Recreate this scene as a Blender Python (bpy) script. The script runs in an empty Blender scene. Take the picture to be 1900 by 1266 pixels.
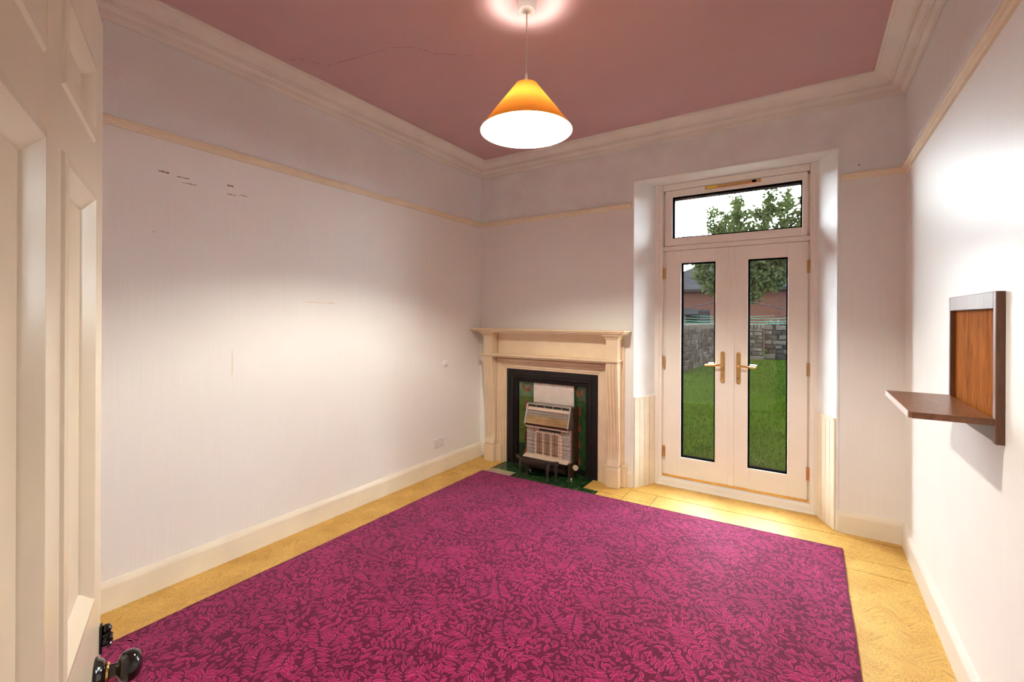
import bpy, bmesh, math, random
from mathutils import Vector, Matrix
random.seed(7)
S = bpy.context.scene
COL = S.collection
# ------------------------------------------------------------------ camera, sky, exposure
W, NEAR, CEIL = 3.458, -3.90, 3.062
FPX, YAW, HY, ROLL = 842.7, 0.57829, 589.5, 0.00421
CAM = Vector((2.927, -3.878, 1.47))
cd = bpy.data.cameras.new('camera'); cam = bpy.data.objects.new('camera', cd); COL.objects.link(cam)
cd.sensor_width = 36.0; cd.lens = FPX / 1900 * 36.0
cd.shift_y = -(633.0 - HY) / 1900.0; cd.clip_start = 0.02; cd.clip_end = 300
cam.matrix_world = Matrix.Translation(CAM) @ Matrix.Rotation(YAW, 4, 'Z') @ Matrix.Rotation(math.pi/2, 4, 'X') @ Matrix.Rotation(ROLL, 4, 'Z')
S.camera = cam
S.view_settings.view_transform = 'Standard'; S.view_settings.look = 'None'
S.view_settings.gamma = 1.0; S.view_settings.use_curve_mapping = False
S.view_settings.exposure = 0.0

SKY, LAMP = 45.0, 3500.0
S.cycles.max_bounces = 9; S.cycles.diffuse_bounces = 8; S.cycles.glossy_bounces = 4; S.cycles.transparent_max_bounces = 8
w = bpy.data.worlds.new('overcast_sky'); S.world = w; w.use_nodes = True
nt = w.node_tree; nt.nodes.clear()
o_ = nt.nodes.new('ShaderNodeOutputWorld'); b_ = nt.nodes.new('ShaderNodeBackground')
tc = nt.nodes.new('ShaderNodeTexCoord'); sx = nt.nodes.new('ShaderNodeSeparateXYZ')
mp = nt.nodes.new('ShaderNodeMapRange')           # flat overcast sky, a little brighter overhead
mp.inputs['From Min'].default_value = 0.0; mp.inputs['From Max'].default_value = 1.0
mp.inputs['To Min'].default_value = 0.80; mp.inputs['To Max'].default_value = 0.95
nt.links.new(tc.outputs['Generated'], sx.inputs[0]); nt.links.new(sx.outputs['Z'], mp.inputs['Value'])
mu = nt.nodes.new('ShaderNodeMath'); mu.operation = 'MULTIPLY'; mu.inputs[1].default_value = SKY
nt.links.new(mp.outputs[0], mu.inputs[0]); nt.links.new(mu.outputs[0], b_.inputs['Strength'])
b_.inputs['Color'].default_value = (0.90, 0.955, 1.0, 1)
nt.links.new(b_.outputs[0], o_.inputs['Surface'])

# ------------------------------------------------------------------ materials
def rgb(r, g, b):
    f = lambda c: (c/255/12.92 if c/255 <= .04045 else ((c/255+.055)/1.055)**2.4)
    return (f(r), f(g), f(b))
class NT:
    def __init__(s, name):
        s.m = bpy.data.materials.new(name); s.m.use_nodes = True
        s.t = s.m.node_tree; s.t.nodes.clear()
        s.out = s.n('ShaderNodeOutputMaterial')
    def n(s, typ, **kw):
        x = s.t.nodes.new(typ)
        for k, v in kw.items(): setattr(x, k, v)
        return x
    def l(s, a, b): s.t.links.new(a, b)
    def math(s, op, a, b=None, c=None):
        x = s.n('ShaderNodeMath', operation=op)
        for i, v in enumerate((a, b, c)):
            if v is None: continue
            if isinstance(v, (int, float)): x.inputs[i].default_value = v
            else: s.l(v, x.inputs[i])
        return x.outputs[0]
    def pos(s):
        return s.n('ShaderNodeNewGeometry').outputs['Position']
    def mapping(s, vec, scale=(1,1,1), rot=(0,0,0)):
        x = s.n('ShaderNodeMapping'); x.inputs['Scale'].default_value = scale; x.inputs['Rotation'].default_value = rot
        s.l(vec, x.inputs['Vector']); return x.outputs[0]
    def noise(s, vec, scale, detail=2.0, rough=.5, dist=0.0):
        x = s.n('ShaderNodeTexNoise'); x.inputs['Scale'].default_value = scale; x.inputs['Detail'].default_value = detail
        x.inputs['Roughness'].default_value = rough; x.inputs['Distortion'].default_value = dist
        s.l(vec, x.inputs['Vector']); return x.outputs[0]
    def ramp(s, fac, stops):
        x = s.n('ShaderNodeValToRGB'); e = x.color_ramp.elements
        while len(e) < len(stops): e.new(.5)
        for i, (p, c) in enumerate(stops):
            e[i].position = p; e[i].color = (*c, 1) if len(c) == 3 else c
        s.l(fac, x.inputs[0]); return x.outputs[0]
    def mix(s, fac, a, b, blend='MIX'):
        x = s.n('ShaderNodeMix', data_type='RGBA', blend_type=blend)
        for i, v in ((0, fac), (6, a), (7, b)):
            if isinstance(v, (int, float)): x.inputs[i].default_value = v
            elif isinstance(v, tuple): x.inputs[i].default_value = (*v, 1)
            else: s.l(v, x.inputs[i])
        return x.outputs[2]
    def bump(s, h, strength=.2, dist=.002):
        x = s.n('ShaderNodeBump'); x.inputs['Strength'].default_value = strength; x.inputs['Distance'].default_value = dist
        s.l(h, x.inputs['Height']); return x.outputs[0]
    def princ(s, col, rough=.5, metal=0, normal=None, spec=.5, **kw):
        p = s.n('ShaderNodeBsdfPrincipled')
        for k, v in (('Base Color', col), ('Roughness', rough), ('Metallic', metal), ('Specular IOR Level', spec), *kw.items()):
            if isinstance(v, (int, float)): p.inputs[k].default_value = v
            elif isinstance(v, tuple): p.inputs[k].default_value = (*v, 1) if len(v) == 3 else v
            else: s.l(v, p.inputs[k])
        if normal is not None: s.l(normal, p.inputs['Normal'])
        s.l(p.outputs[0], s.out.inputs['Surface']); return p
M = {}
def plain(name, col, rough=.5, metal=0, var=.06, scale=6, bump=0, bscale=60, bdist=.001, spec=.5, **kw):
    t = NT(name); p = t.pos()
    n = t.noise(p, scale, 3)
    f = t.ramp(n, [(0.3, (1-var,)*3), (0.7, (1+var*.4,)*3)])
    c = t.mix(1.0, tuple(col), f, 'MULTIPLY')
    nm = t.bump(t.noise(p, bscale, 3), bump, bdist) if bump else None
    t.princ(c, rough, metal, nm, spec, **kw); M[name] = t.m; return t.m
# painted and papered surfaces
def wallpaper(name, col, rough=.42, spec=.5):
    t = NT(name); p = t.pos()
    v = t.noise(t.mapping(p, (260, 260, 2.2)), 1.0, 3, .6)
    v2 = t.noise(t.mapping(p, (60, 60, .8)), 1.0, 2, .5)
    soil = t.noise(p, 1.3, 4, .6)
    c = t.mix(1.0, tuple(col), t.ramp(soil, [(.3, (.965, .955, .945)), (.7, (1, 1, 1))]), 'MULTIPLY')
    c = t.mix(1.0, c, t.ramp(v, [(.3, (.965,)*3), (.7, (1.01,)*3)]), 'MULTIPLY')
    t.princ(c, rough, 0, t.bump(t.math('ADD', v, t.math('MULTIPLY', v2, .6)), .22, .0012), spec); M[name] = t.m
wallpaper('wallpaper', (.89, .905, .885))
t = NT('frieze_paper'); p = t.pos()
n = t.noise(p, 75, 2, .5, .4)
c = t.mix(1.0, (.87, .91, .925), t.ramp(t.noise(p, 1.6, 4, .6), [(.3, (.93, .92, .93)), (.7, (1, 1, 1))]), 'MULTIPLY')
t.princ(c, .5, 0, t.bump(t.ramp(n, [(.35, (0,)*3), (.65, (1,)*3)]), .6, .003)); M['frieze_paper'] = t.m
plain('plaster', (.87, .91, .925), .55, var=.07, scale=5, bump=.15, bscale=18, bdist=.002)
plain('ceiling_paint', (.55, .36, .375), .5, var=.06, scale=1.8, bump=.08, bscale=9, bdist=.003)
plain('cornice_paint', (.83, .83, .78), .45, var=.07, scale=4, bump=.08, bscale=40)
plain('rail_paint', (.86, .77, .59), .2, var=.06, scale=8)
plain('skirting_paint', (.87, .81, .67), .32, var=.07, scale=5, bump=.06, bscale=30)
plain('skirting_white', (.80, .775, .72), .3, var=.05, scale=5)
plain('gloss_cream', (.72, .64, .50), .24, var=.05, scale=6, bump=.10, bscale=45)
plain('surround_cream', (.77, .62, .43), .32, var=.08, scale=7, bump=.06, bscale=40)
plain('door_cream', (.93, .905, .84), .28, var=.03, scale=4)
plain('dado_cream', (.87, .79, .63), .38, var=.07, scale=8)
plain('dark_gap', (.02, .018, .016), .8)
plain('crack_dark', (.28, .13, .13), .8)
plain('scuff_dark', (.36, .27, .22), .8)
plain('brass', (.78, .50, .20), .22, 1.0, var=.08, scale=30)
plain('brass_dull', (.62, .38, .16), .32, 1.0, var=.1, scale=30)
plain('chrome', (.82, .82, .82), .16, 1.0)
plain('yellow_tag', (.85, .66, .05), .4)
plain('black_gasket', (.0015, .0016, .002), .9, spec=.0)
plain('black_knob', (.009, .008, .008), .09, spec=.6)
plain('cast_iron', (.010, .008, .008), .38, .0, var=.2, scale=20, bump=.2, bscale=120, spec=.22)
plain('rust_iron', (.035, .024, .02), .55, .3, var=.3, scale=30, bump=.4, bscale=150)
plain('gas_brown', (.05, .022, .012), .35, var=.2, scale=15)
plain('gas_cream', (.66, .52, .40), .4, var=.10, scale=12)
plain('gas_silver', (.52, .49, .45), .28, .85, var=.15, scale=14)
plain('gas_gold', (.62, .47, .26), .3, .85, var=.25, scale=10)
plain('radiant_clay', (.74, .56, .42), .7, var=.1, scale=30)
plain('slot_dark', (.10, .04, .02), .8)
plain('board_white', (.70, .61, .55), .6, var=.1, scale=9)
plain('grout', (.34, .36, .20), .7)
plain('slab_beige', (.42, .31, .24), .6, var=.12, scale=12)
plain('plastic_white', (.82, .80, .80), .3)
plain('socket_dark', (.05, .05, .06), .5)
plain('cord_white', (.74, .68, .60), .45)
plain('hall_wall', (.05, .075, .085), .7)
plain('hall_floor', (.06, .045, .035), .6)
plain('motif_red', (.20, .05, .03), .12)
plain('motif_orange', (.36, .14, .05), .12)
def stone_effect(name):
    t = NT(name); p = t.pos(); n = t.noise(p, 45, 4, .7)
    c = t.ramp(n, [(.25, (.24, .19, .20)), (.5, (.44, .38, .34)), (.75, (.56, .50, .45))])
    t.princ(c, .6, 0, t.bump(n, .5, .003)); M[name] = t.m
stone_effect('stone_effect')
def glaze(name, a, b):
    t = NT(name); p = t.pos(); n = t.noise(p, 14, 3, .6, 1.0)
    t.princ(t.ramp(n, [(.3, a), (.7, b)]), .1, 0, t.bump(t.noise(p, 25, 2), .08, .003), .5); M[name] = t.m
glaze('tile_green', (.010, .035, .012), (.030, .085, .022))
glaze('tile_green_dark', (.006, .022, .009), (.016, .05, .016))
glaze('tile_moss', (.040, .075, .010), (.095, .16, .022))
glaze('tile_sage', (.05, .10, .045), (.12, .20, .10))
def wood(name, a, b, axis_scale, rough=.35):
    t = NT(name); p = t.pos()
    q = t.mapping(p, axis_scale)
    n = t.noise(q, 1.0, 4, .65, 1.2)
    n2 = t.noise(t.mapping(p, tuple(4*s for s in axis_scale)), 1.0, 2)
    f = t.math('ADD', t.math('MULTIPLY', n, .75), t.math('MULTIPLY', n2, .25))
    t.princ(t.ramp(f, [(.32, a), (.68, b)]), rough, 0, t.bump(f, .12, .001), .5 if rough < .5 else .03); M[name] = t.m
wood('wood_orange', (.13, .032, .003), (.36, .115, .010), (30, 30, 4), .75)
wood('wood_brown', (.085, .03, .014), (.17, .07, .032), (40, 40, 5), .42)
wood('wood_top', (.12, .04, .014), (.26, .11, .045), (40, 6, 40), .28)
# printed floor covering: ochre with short brown grain dashes that swing to and fro in bands
def lino(name):
    t = NT(name); p = t.pos()
    s = t.n('ShaderNodeSeparateXYZ'); t.l(p, s.inputs[0]); X, Y = s.outputs[0], s.outputs[1]
    tri = t.math('PINGPONG', t.math('ADD', X, t.math('MULTIPLY', t.noise(p, 3.0, 2), .09)), .075)
    tri2 = t.math('PINGPONG', t.math('ADD', Y, t.math('MULTIPLY', t.noise(p, 2.3, 2), .12)), .11)
    u = t.math('ADD', Y, t.math('MULTIPLY', tri, 1.5)); v = t.math('ADD', X, t.math('MULTIPLY', tri2, .9))
    cb = t.n('ShaderNodeCombineXYZ'); t.l(t.math('MULTIPLY', u, 60), cb.inputs[0]); t.l(t.math('MULTIPLY', v, 330), cb.inputs[1])
    d = t.noise(cb.outputs[0], 1.0, 3, .62)
    dash = t.ramp(d, [(.50, (0,)*3), (.62, (1,)*3)])
    big = t.noise(p, 5, 3)
    base = t.ramp(big, [(.3, (.60, .34, .065)), (.7, (.80, .51, .13))])
    c = t.mix(t.math('MULTIPLY', dash, .85), base, (.17, .07, .016))
    t.princ(c, .5, 0, t.bump(t.math('SUBTRACT', 1.0, dash), .10, .001), .5); M[name] = t.m
lino('lino')
def carpet(name, vcol):
    t = NT(name); p = t.pos()
    if vcol:
        a = t.n('ShaderNodeVertexColor'); a.layer_name = 'col'; base = a.outputs[0]
    else:
        base = t.ramp(t.noise(p, 160, 2, .7), [(.38, (.055, .0004, .009)), (.68, (.17, .003, .038))])
    fine = t.noise(p, 420, 2, .6); wear = t.noise(p, 2.2, 3)
    c = t.mix(1.0, base, t.ramp(fine, [(.3, (.72,)*3), (.7, (1.15,)*3)]), 'MULTIPLY')
    c = t.mix(1.0, c, t.ramp(wear, [(.35, (.85,)*3), (.65, (1.1,)*3)]), 'MULTIPLY')
    t.princ(c, .75, 0, t.bump(fine, .6, .002), .10, **{'Sheen Weight': .9, 'Sheen Roughness': .32, 'Sheen Tint': (1.0, .42, .86)}); M[name] = t.m
carpet('carpet_ground', False); carpet('carpet_leaf', True)
def shade_mat(name, diff, trans, f):
    t = NT(name); a = t.n('ShaderNodeBsdfDiffuse'); b = t.n('ShaderNodeBsdfTranslucent'); m = t.n('ShaderNodeMixShader')
    n = t.noise(t.mapping(t.pos(), (90, 90, 8)), 1.0, 2)
    t.l(t.mix(1.0, diff, t.ramp(n, [(.3, (.94,)*3), (.7, (1,)*3)]), 'MULTIPLY'), a.inputs[0]); b.inputs[0].default_value = (*trans, 1); m.inputs[0].default_value = f
    t.l(a.outputs[0], m.inputs[1]); t.l(b.outputs[0], m.inputs[2]); t.l(m.outputs[0], t.out.inputs[0]); M[name] = t.m
shade_mat('shade_orange', (.62, .28, .06), (1.0, .43, .085), .45)
shade_mat('shade_lining', (.86, .83, .78), (1.0, .85, .6), .025)
t = NT('bulb_glow'); e = t.n('ShaderNodeEmission'); e.inputs[0].default_value = (1.0, .93, .79, 1); e.inputs[1].default_value = LAMP
t.l(e.outputs[0], t.out.inputs[0]); M['bulb_glow'] = t.m
t = NT('glass'); tr = t.n('ShaderNodeBsdfTransparent'); tr.inputs[0].default_value = (.95, .965, .96, 1)
gl = t.n('ShaderNodeBsdfGlossy'); gl.inputs['Roughness'].default_value = .01
# Schlick reflectance of a thin pane, the same from both sides
ge = t.n('ShaderNodeNewGeometry'); dt = t.n('ShaderNodeVectorMath', operation='DOT_PRODUCT'); t.l(ge.outputs['Normal'], dt.inputs[0]); t.l(ge.outputs['Incoming'], dt.inputs[1])
sch = t.math('MULTIPLY_ADD', t.math('POWER', t.math('SUBTRACT', 1.0, t.math('ABSOLUTE', dt.outputs['Value'])), 5.0), .945, .055)
mx = t.n('ShaderNodeMixShader'); t.l(sch, mx.inputs[0]); t.l(tr.outputs[0], mx.inputs[1]); t.l(gl.outputs[0], mx.inputs[2]); t.l(mx.outputs[0], t.out.inputs[0]); M['glass'] = t.m
# garden: matt surfaces
def matte(t, col, normal=None):
    d = t.n('ShaderNodeBsdfDiffuse'); t.l(col, d.inputs[0])
    if normal is not None: t.l(normal, d.inputs['Normal'])
    t.l(d.outputs[0], t.out.inputs[0]); return d
def earthy(name, col, var=.1, scale=6, bump=0, bscale=30):
    t = NT(name); p = t.pos(); c = t.mix(1.0, tuple(col), t.ramp(t.noise(p, scale, 3), [(.3, (1-var,)*3), (.7, (1+var*.4,)*3)]), 'MULTIPLY')
    matte(t, c, t.bump(t.noise(p, bscale, 3), bump, .01) if bump else None); M[name] = t.m
def grass(name, a, b):
    t = NT(name); p = t.pos(); n = t.noise(p, 1.1, 4, .65); n2 = t.noise(p, 40, 3)
    c = t.mix(.45, t.ramp(n, [(.3, a), (.7, b)]), t.ramp(n2, [(.3, a), (.7, b)]))
    matte(t, c, t.bump(n2, .6, .02)); M[name] = t.m
grass('lawn_soil', (0.00284, 0.00551, 0.00046), (0.00551, 0.00925, 0.00087)); grass('grass_blade', (0.00573, 0.01122, 0.00089), (0.01118, 0.01838, 0.00166))
earthy('garden_stone', (0.00995, 0.00819, 0.00672), var=.45, scale=9, bump=.5, bscale=30)
earthy('garden_stone_pale', (0.01875, 0.01635, 0.01394), var=.4, scale=9, bump=.5, bscale=30)
earthy('garden_mortar', (0.00449, 0.00385, 0.00321), var=.3, scale=12)
earthy('fascia_grey', (0.00706, 0.00738, 0.00819)); earthy('shed_dark', (0.00482, 0.00449, 0.00449)); earthy('shed_post', (0.00995, 0.00881, 0.00833))
t = NT('house_brick'); bt = t.n('ShaderNodeTexBrick')
mpv = t.mapping(t.pos(), (1, 1, 1), (math.pi/2, 0, 0)); t.l(mpv, bt.inputs['Vector'])
bt.inputs['Color1'].default_value = (0.01651, 0.00496, 0.00321, 1); bt.inputs['Color2'].default_value = (0.01218, 0.00385, 0.00273, 1); bt.inputs['Mortar'].default_value = (0.01762, 0.01331, 0.01106, 1)
bt.inputs['Scale'].default_value = 1.0; bt.inputs['Brick Width'].default_value = .235; bt.inputs['Row Height'].default_value = .085; bt.inputs['Mortar Size'].default_value = .012
matte(t, bt.outputs[0]); M['house_brick'] = t.m
t = NT('roof_slate'); bt = t.n('ShaderNodeTexBrick'); t.l(t.mapping(t.pos(), (1, 1, 1), (math.pi/2, 0, 0)), bt.inputs['Vector'])
bt.inputs['Color1'].default_value = (0.00530, 0.00557, 0.00635, 1); bt.inputs['Color2'].default_value = (0.00731, 0.00731, 0.00798, 1); bt.inputs['Mortar'].default_value = (0.00270, 0.00270, 0.00289, 1)
bt.inputs['Scale'].default_value = 1.0; bt.inputs['Brick Width'].default_value = .34; bt.inputs['Row Height'].default_value = .15; bt.inputs['Mortar Size'].default_value = .012
matte(t, bt.outputs[0]); M['roof_slate'] = t.m
earthy('bark', (0.00995, 0.00768, 0.00578), var=.3, scale=12, bump=.5, bscale=30)
t = NT('tree_leaf'); n = t.noise(t.pos(), 3.5, 2)
c = t.ramp(n, [(.3, (0.00777, 0.01110, 0.00444)), (.7, (0.01944, 0.02444, 0.01037))]); pr = matte(t, c)
tl = t.n('ShaderNodeBsdfTranslucent'); t.l(t.mix(1.0, c, (1.2, 1.3, .8), 'MULTIPLY'), tl.inputs[0]); ms = t.n('ShaderNodeMixShader'); ms.inputs[0].default_value = .35
t.l(pr.outputs[0], ms.inputs[1]); t.l(tl.outputs[0], ms.inputs[2]); t.l(ms.outputs[0], t.out.inputs[0]); M['tree_leaf'] = t.m
earthy('line_green', (0.01106, 0.03525, 0.02643)); earthy('dryer_metal', (0.00801, 0.00768, 0.00768))

# ------------------------------------------------------------------ mesh helpers
WL = {}
class MB:
    def __init__(s): s.v = []; s.f = []; s.c = []
    def add(s, vs, fs):
        k = len(s.v); s.v += [Vector(v) for v in vs]; s.f += [tuple(i+k for i in f) for f in fs]; return s
    def box(s, x0, x1, y0, y1, z0, z1, bev=0.0):
        if bev > 0:
            bm = bmesh.new(); bmesh.ops.create_cube(bm, size=1.0)
            for v in bm.verts:
                v.co = Vector(((x0+x1)/2+v.co.x*(x1-x0), (y0+y1)/2+v.co.y*(y1-y0), (z0+z1)/2+v.co.z*(z1-z0)))
            bmesh.ops.bevel(bm, geom=bm.edges[:]+bm.verts[:], offset=bev, segments=1, affect='EDGES', profile=.5)
            return s.bm(bm)
        vs = [(x, y, z) for x in (x0, x1) for y in (y0, y1) for z in (z0, z1)]
        return s.add(vs, [(0,1,3,2),(4,6,7,5),(0,4,5,1),(2,3,7,6),(0,2,6,4),(1,5,7,3)])
    def bm(s, bm):
        bm.verts.index_update(); s.add([v.co.copy() for v in bm.verts], [tuple(v.index for v in f.verts) for f in bm.faces]); bm.free(); return s
    def prism(s, poly, lo, hi, axis='z'):
        n = len(poly)
        mk = {'z': lambda a, b, h: (a, b, h), 'y': lambda a, b, h: (a, h, b), 'x': lambda a, b, h: (h, a, b)}[axis]
        vs = [mk(a, b, lo) for a, b in poly] + [mk(a, b, hi) for a, b in poly]
        return s.add(vs, [tuple(range(n))[::-1], tuple(range(n, 2*n))] + [(i, (i+1) % n, n+(i+1) % n, n+i) for i in range(n)])
    def run(s, prof, A, B, nrm, mA=0, mB=0):
        """sweep a closed (offset, z) profile along a wall from A to B; mA / mB = 1 for an inner mitre, -1 outer, 0 square"""
        A, B, nrm = Vector((*A, 0)), Vector((*B, 0)), Vector((*nrm, 0)).normalized(); t = (B-A).normalized(); n = len(prof)
        vs = [A + nrm*u + t*u*mA + Vector((0, 0, z)) for u, z in prof] + [B + nrm*u - t*u*mB + Vector((0, 0, z)) for u, z in prof]
        return s.add(vs, [tuple(range(n))[::-1], tuple(range(n, 2*n))] + [(i, (i+1) % n, n+(i+1) % n, n+i) for i in range(n)])
    def lathe(s, prof, c=(0, 0, 0), axis=(0, 0, 1), seg=24, close=True):
        """(radius, height) profile turned about an axis through c"""
        q = Vector((0, 0, 1)).rotation_difference(Vector(axis)).to_matrix(); c = Vector(c); vs = []; fs = []
        for r, h in prof:
            for i in range(seg):
                a = 2*math.pi*i/seg; vs.append(c + q @ Vector((r*math.cos(a), r*math.sin(a), h)))
        for j in range(len(prof)-1):
            for i in range(seg):
                fs.append((j*seg+i, j*seg+(i+1) % seg, (j+1)*seg+(i+1) % seg, (j+1)*seg+i))
        if close: fs += [tuple(range(seg))[::-1], tuple(range((len(prof)-1)*seg, len(prof)*seg))]
        return s.add(vs, fs)
    def tube(s, pts, r, seg=8):
        pts = [Vector(p) for p in pts]; rs = r if isinstance(r, (list, tuple)) else [r]*len(pts); vs = []; fs = []
        up = Vector((0, 0, 1)); prev = None
        for i, p in enumerate(pts):
            d = (pts[min(i+1, len(pts)-1)] - pts[max(i-1, 0)]).normalized()
            a = prev if prev is not None else (up if abs(d.z) < .9 else Vector((1, 0, 0)))
            a = (a - d*a.dot(d)); a = a.normalized() if a.length > 1e-6 else d.orthogonal().normalized(); prev = a; b = d.cross(a)
            for k in range(seg):
                th = 2*math.pi*k/seg; vs.append(p + (a*math.cos(th) + b*math.sin(th))*rs[i])
        for j in range(len(pts)-1):
            for i in range(seg): fs.append((j*seg+i, j*seg+(i+1) % seg, (j+1)*seg+(i+1) % seg, (j+1)*seg+i))
        fs += [tuple(range(seg))[::-1], tuple(range((len(pts)-1)*seg, len(pts)*seg))]
        return s.add(vs, fs)
    def mesh(s, name, mat, org, smooth, angle):
        me = bpy.data.meshes.new(name); me.from_pydata([v - org for v in s.v], [], s.f)
        bm = bmesh.new(); bm.from_mesh(me); bmesh.ops.recalc_face_normals(bm, faces=bm.faces[:])
        if smooth:
            for f in bm.faces: f.smooth = True
            for e in bm.edges:
                if len(e.link_faces) == 2 and e.calc_face_angle(0) > angle: e.smooth = False
        bm.to_mesh(me); bm.free(); me.materials.append(M[mat]); return me
    def build(s, name, mat, parent=None, base=None, smooth=False, angle=.6):
        if parent is not None: org = WL[parent.name]
        elif base is not None: org = Vector(base)
        else:
            lo = Vector((min(v.x for v in s.v), min(v.y for v in s.v), min(v.z for v in s.v))); hi = Vector((max(v.x for v in s.v), max(v.y for v in s.v), 0))
            org = Vector(((lo.x+hi.x)/2, (lo.y+hi.y)/2, lo.z))
        o = bpy.data.objects.new(name, s.mesh(name, mat, org, smooth, angle)); COL.objects.link(o)
        if parent is not None: o.parent = parent
        else: o.location = org
        WL[o.name] = org.copy(); return o
def box(*a, **k): return MB().box(*a, **k)
def tag(o, label=None, cat=None, group=None, kind=None):
    for k, v in (('label', label), ('category', cat), ('group', group), ('kind', kind)):
        if v: o[k] = v
    return o
def thing(name, base, label, cat, kind=None, group=None):
    o = bpy.data.objects.new(name, None); COL.objects.link(o); o.location = base; WL[o.name] = Vector(base); o.empty_display_size = .1
    return tag(o, label, cat, group, kind)
def share(src, name, parent, loc, rot=(0, 0, 0), scale=(1, 1, 1)):
    o = src.copy(); o.name = name; COL.objects.link(o); o.parent = parent
    o.location = Vector(loc) - (WL[parent.name] if parent else Vector()); o.rotation_euler = rot; o.scale = scale; WL[o.name] = Vector(loc); return o
def struct(o, label, cat): return tag(o, label, cat, kind='structure')

# ------------------------------------------------------------------ the room shell
RAILZ = 2.446
EXT = .62
wl = struct(box(-.2, 0, NEAR-.1, EXT, -.2, RAILZ).build('wall_left', 'wallpaper'), 'long left wall in pale vertically ribbed wallpaper', 'wall')
box(-.2, 0, NEAR-.1, EXT, RAILZ, CEIL+.05).build('frieze', 'frieze_paper', wl)
# dark scuffs on the left wall
for (y, z, l, dz) in [(-2.875, 2.250, .05, .010), (-2.79, 2.243, .06, .004), (-2.765, 2.216, .07, .004), (-2.53, 2.258, .035, .008), (-2.53, 2.206, .05, .004), (-2.46, 2.216, .045, .003), (-2.50, 1.15, .004, .12), (-2.90, 1.92, .012, .005), (-2.02, 1.571, .16, .003), (-1.85, 1.570, .07, .003)]:
    m = MB(); n = 5; top = [(y+l*i/n, z+dz*(.5+random.uniform(-.2, .6))) for i in range(n+1)]; bot = [(y+l*i/n, z-dz*(.3+random.uniform(-.2, .5))) for i in range(n, -1, -1)]
    m.prism(top+bot, -.002, .0008, 'x').build('scuff_mark', 'scuff_dark' if z > 1.6 and z != 1.92 else 'surround_cream', wl)
wb = struct(MB().prism([(0, 0), (.42, 0), (.42, EXT), (0, EXT)], -.2, RAILZ).prism([(1.27, 0), (1.655, 0), (1.775, .22), (1.775, EXT), (1.27, EXT)], -.2, RAILZ)
            .box(.42, 1.27, 0, EXT, .90, RAILZ).box(.42, 1.27, .22, EXT, -.2, .90)
            .prism([(3.097, 0), (W, 0), (W, EXT), (2.99, EXT), (2.99, .21)], -.2, RAILZ).build('wall_back', 'wallpaper'), 'far wall with the fireplace and the splayed garden door opening', 'wall')
MB().prism([(0, 0), (1.655, 0), (1.775, .22), (1.775, EXT), (0, EXT)], RAILZ, CEIL+.05).prism([(3.097, 0), (W, 0), (W, EXT), (2.99, EXT), (2.99, .21)], RAILZ, CEIL+.05) \
    .prism([(1.655, 0), (3.097, 0), (2.99, .21), (2.99, .33), (1.775, .33), (1.775, .22)], 2.652, CEIL+.05).build('frieze', 'plaster', wb)
box(1.60, 3.16, .33, EXT+.02, 2.592, 2.95, bev=.004).build('stone_lintel', 'garden_stone_pale', wb)
box(1.775, 2.99, .33, EXT, 2.94, CEIL+.05).build('outer_masonry', 'garden_stone', wb)
# plaster facing of the splayed reveals, corner beads, boarded dado below
def facing(a, b, z0, z1, th):
    a, b = Vector((*a, 0)), Vector((*b, 0)); d = (b-a).normalized(); n = Vector((-d.y, d.x, 0))
    return a, b, d, n
def strip(a, b, z0, z1, th, side):
    a, b = Vector((*a, 0)), Vector((*b, 0)); d = (b-a).normalized(); n = Vector((-d.y, d.x, 0))*side
    q = [a, b, b+n*th, a+n*th]; return MB().prism([(p.x, p.y) for p in q], z0, z1)
strip((1.655, 0), (1.775, .22), .78, 2.652, .004, -1).build('reveal_plaster', 'plaster', wb)
strip((3.097, 0), (2.99, .21), .776, 2.652, .004, 1).build('reveal_plaster', 'plaster', wb)
for i, (xa, xb) in enumerate(((1.642, 1.662), (3.090, 3.110))):
    MB().lathe([(.010, 0), (.010, 2.66)], ((xa+xb)/2, .002, 0), seg=10).build('corner_bead', 'plaster', wb, smooth=True)
MB().tube([(1.645, .002, 2.655), (3.10, .002, 2.655)], .008).build('corner_bead', 'plaster', wb, smooth=True)
box(3.2095, 3.2145, -.003, .01, 2.515, 2.525).build('nail_hole', 'dark_gap', wb)
k = 0
for (a, b, side, top, nb, lab) in (((1.662, .004), (1.773, .212), -1, .782, 4, 'cream boarded dado panel on the reveal beside the fireplace'), ((3.090, .006), (2.994, .203), 1, .774, 4, 'cream boarded dado panel on the reveal near the hatch wall')):
    k += 1; e = thing('trim_%d' % k, ((a[0]+b[0])/2, (a[1]+b[1])/2, 0), lab, 'dado panel', 'structure')
    for i in range(nb):
        f0, f1 = i/nb, (i+1)/nb - .012/.24*.35
        p0 = (a[0]+(b[0]-a[0])*f0, a[1]+(b[1]-a[1])*f0); p1 = (a[0]+(b[0]-a[0])*f1, a[1]+(b[1]-a[1])*f1)
        strip(p0, p1, .0, top-.012, .012, side).build('board', 'dado_cream', e)
    strip(a, b, top-.012, top, .017, side).build('cap_moulding', 'dado_cream', e)
wr = struct(box(W, W+.2, NEAR-.1, EXT, -.2, RAILZ).build('wall_right', 'wallpaper'), 'right wall of glossy ribbed wallpaper carrying the wooden drop shelf', 'wall')
box(W, W+.2, NEAR-.1, EXT, RAILZ, CEIL+.05).build('frieze', 'frieze_paper', wr)
DX0, DX1 = 2.485, 3.30       # doorway the camera stands in
wn = struct(MB().box(-.2, DX0, NEAR-.12, NEAR, -.2, CEIL+.05).box(DX1, W+.2, NEAR-.12, NEAR, -.2, CEIL+.05).box(DX0, DX1, NEAR-.12, NEAR, 2.09, CEIL+.05).build('wall_near', 'wallpaper'), 'near wall with the doorway, behind the viewpoint', 'wall')
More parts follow.
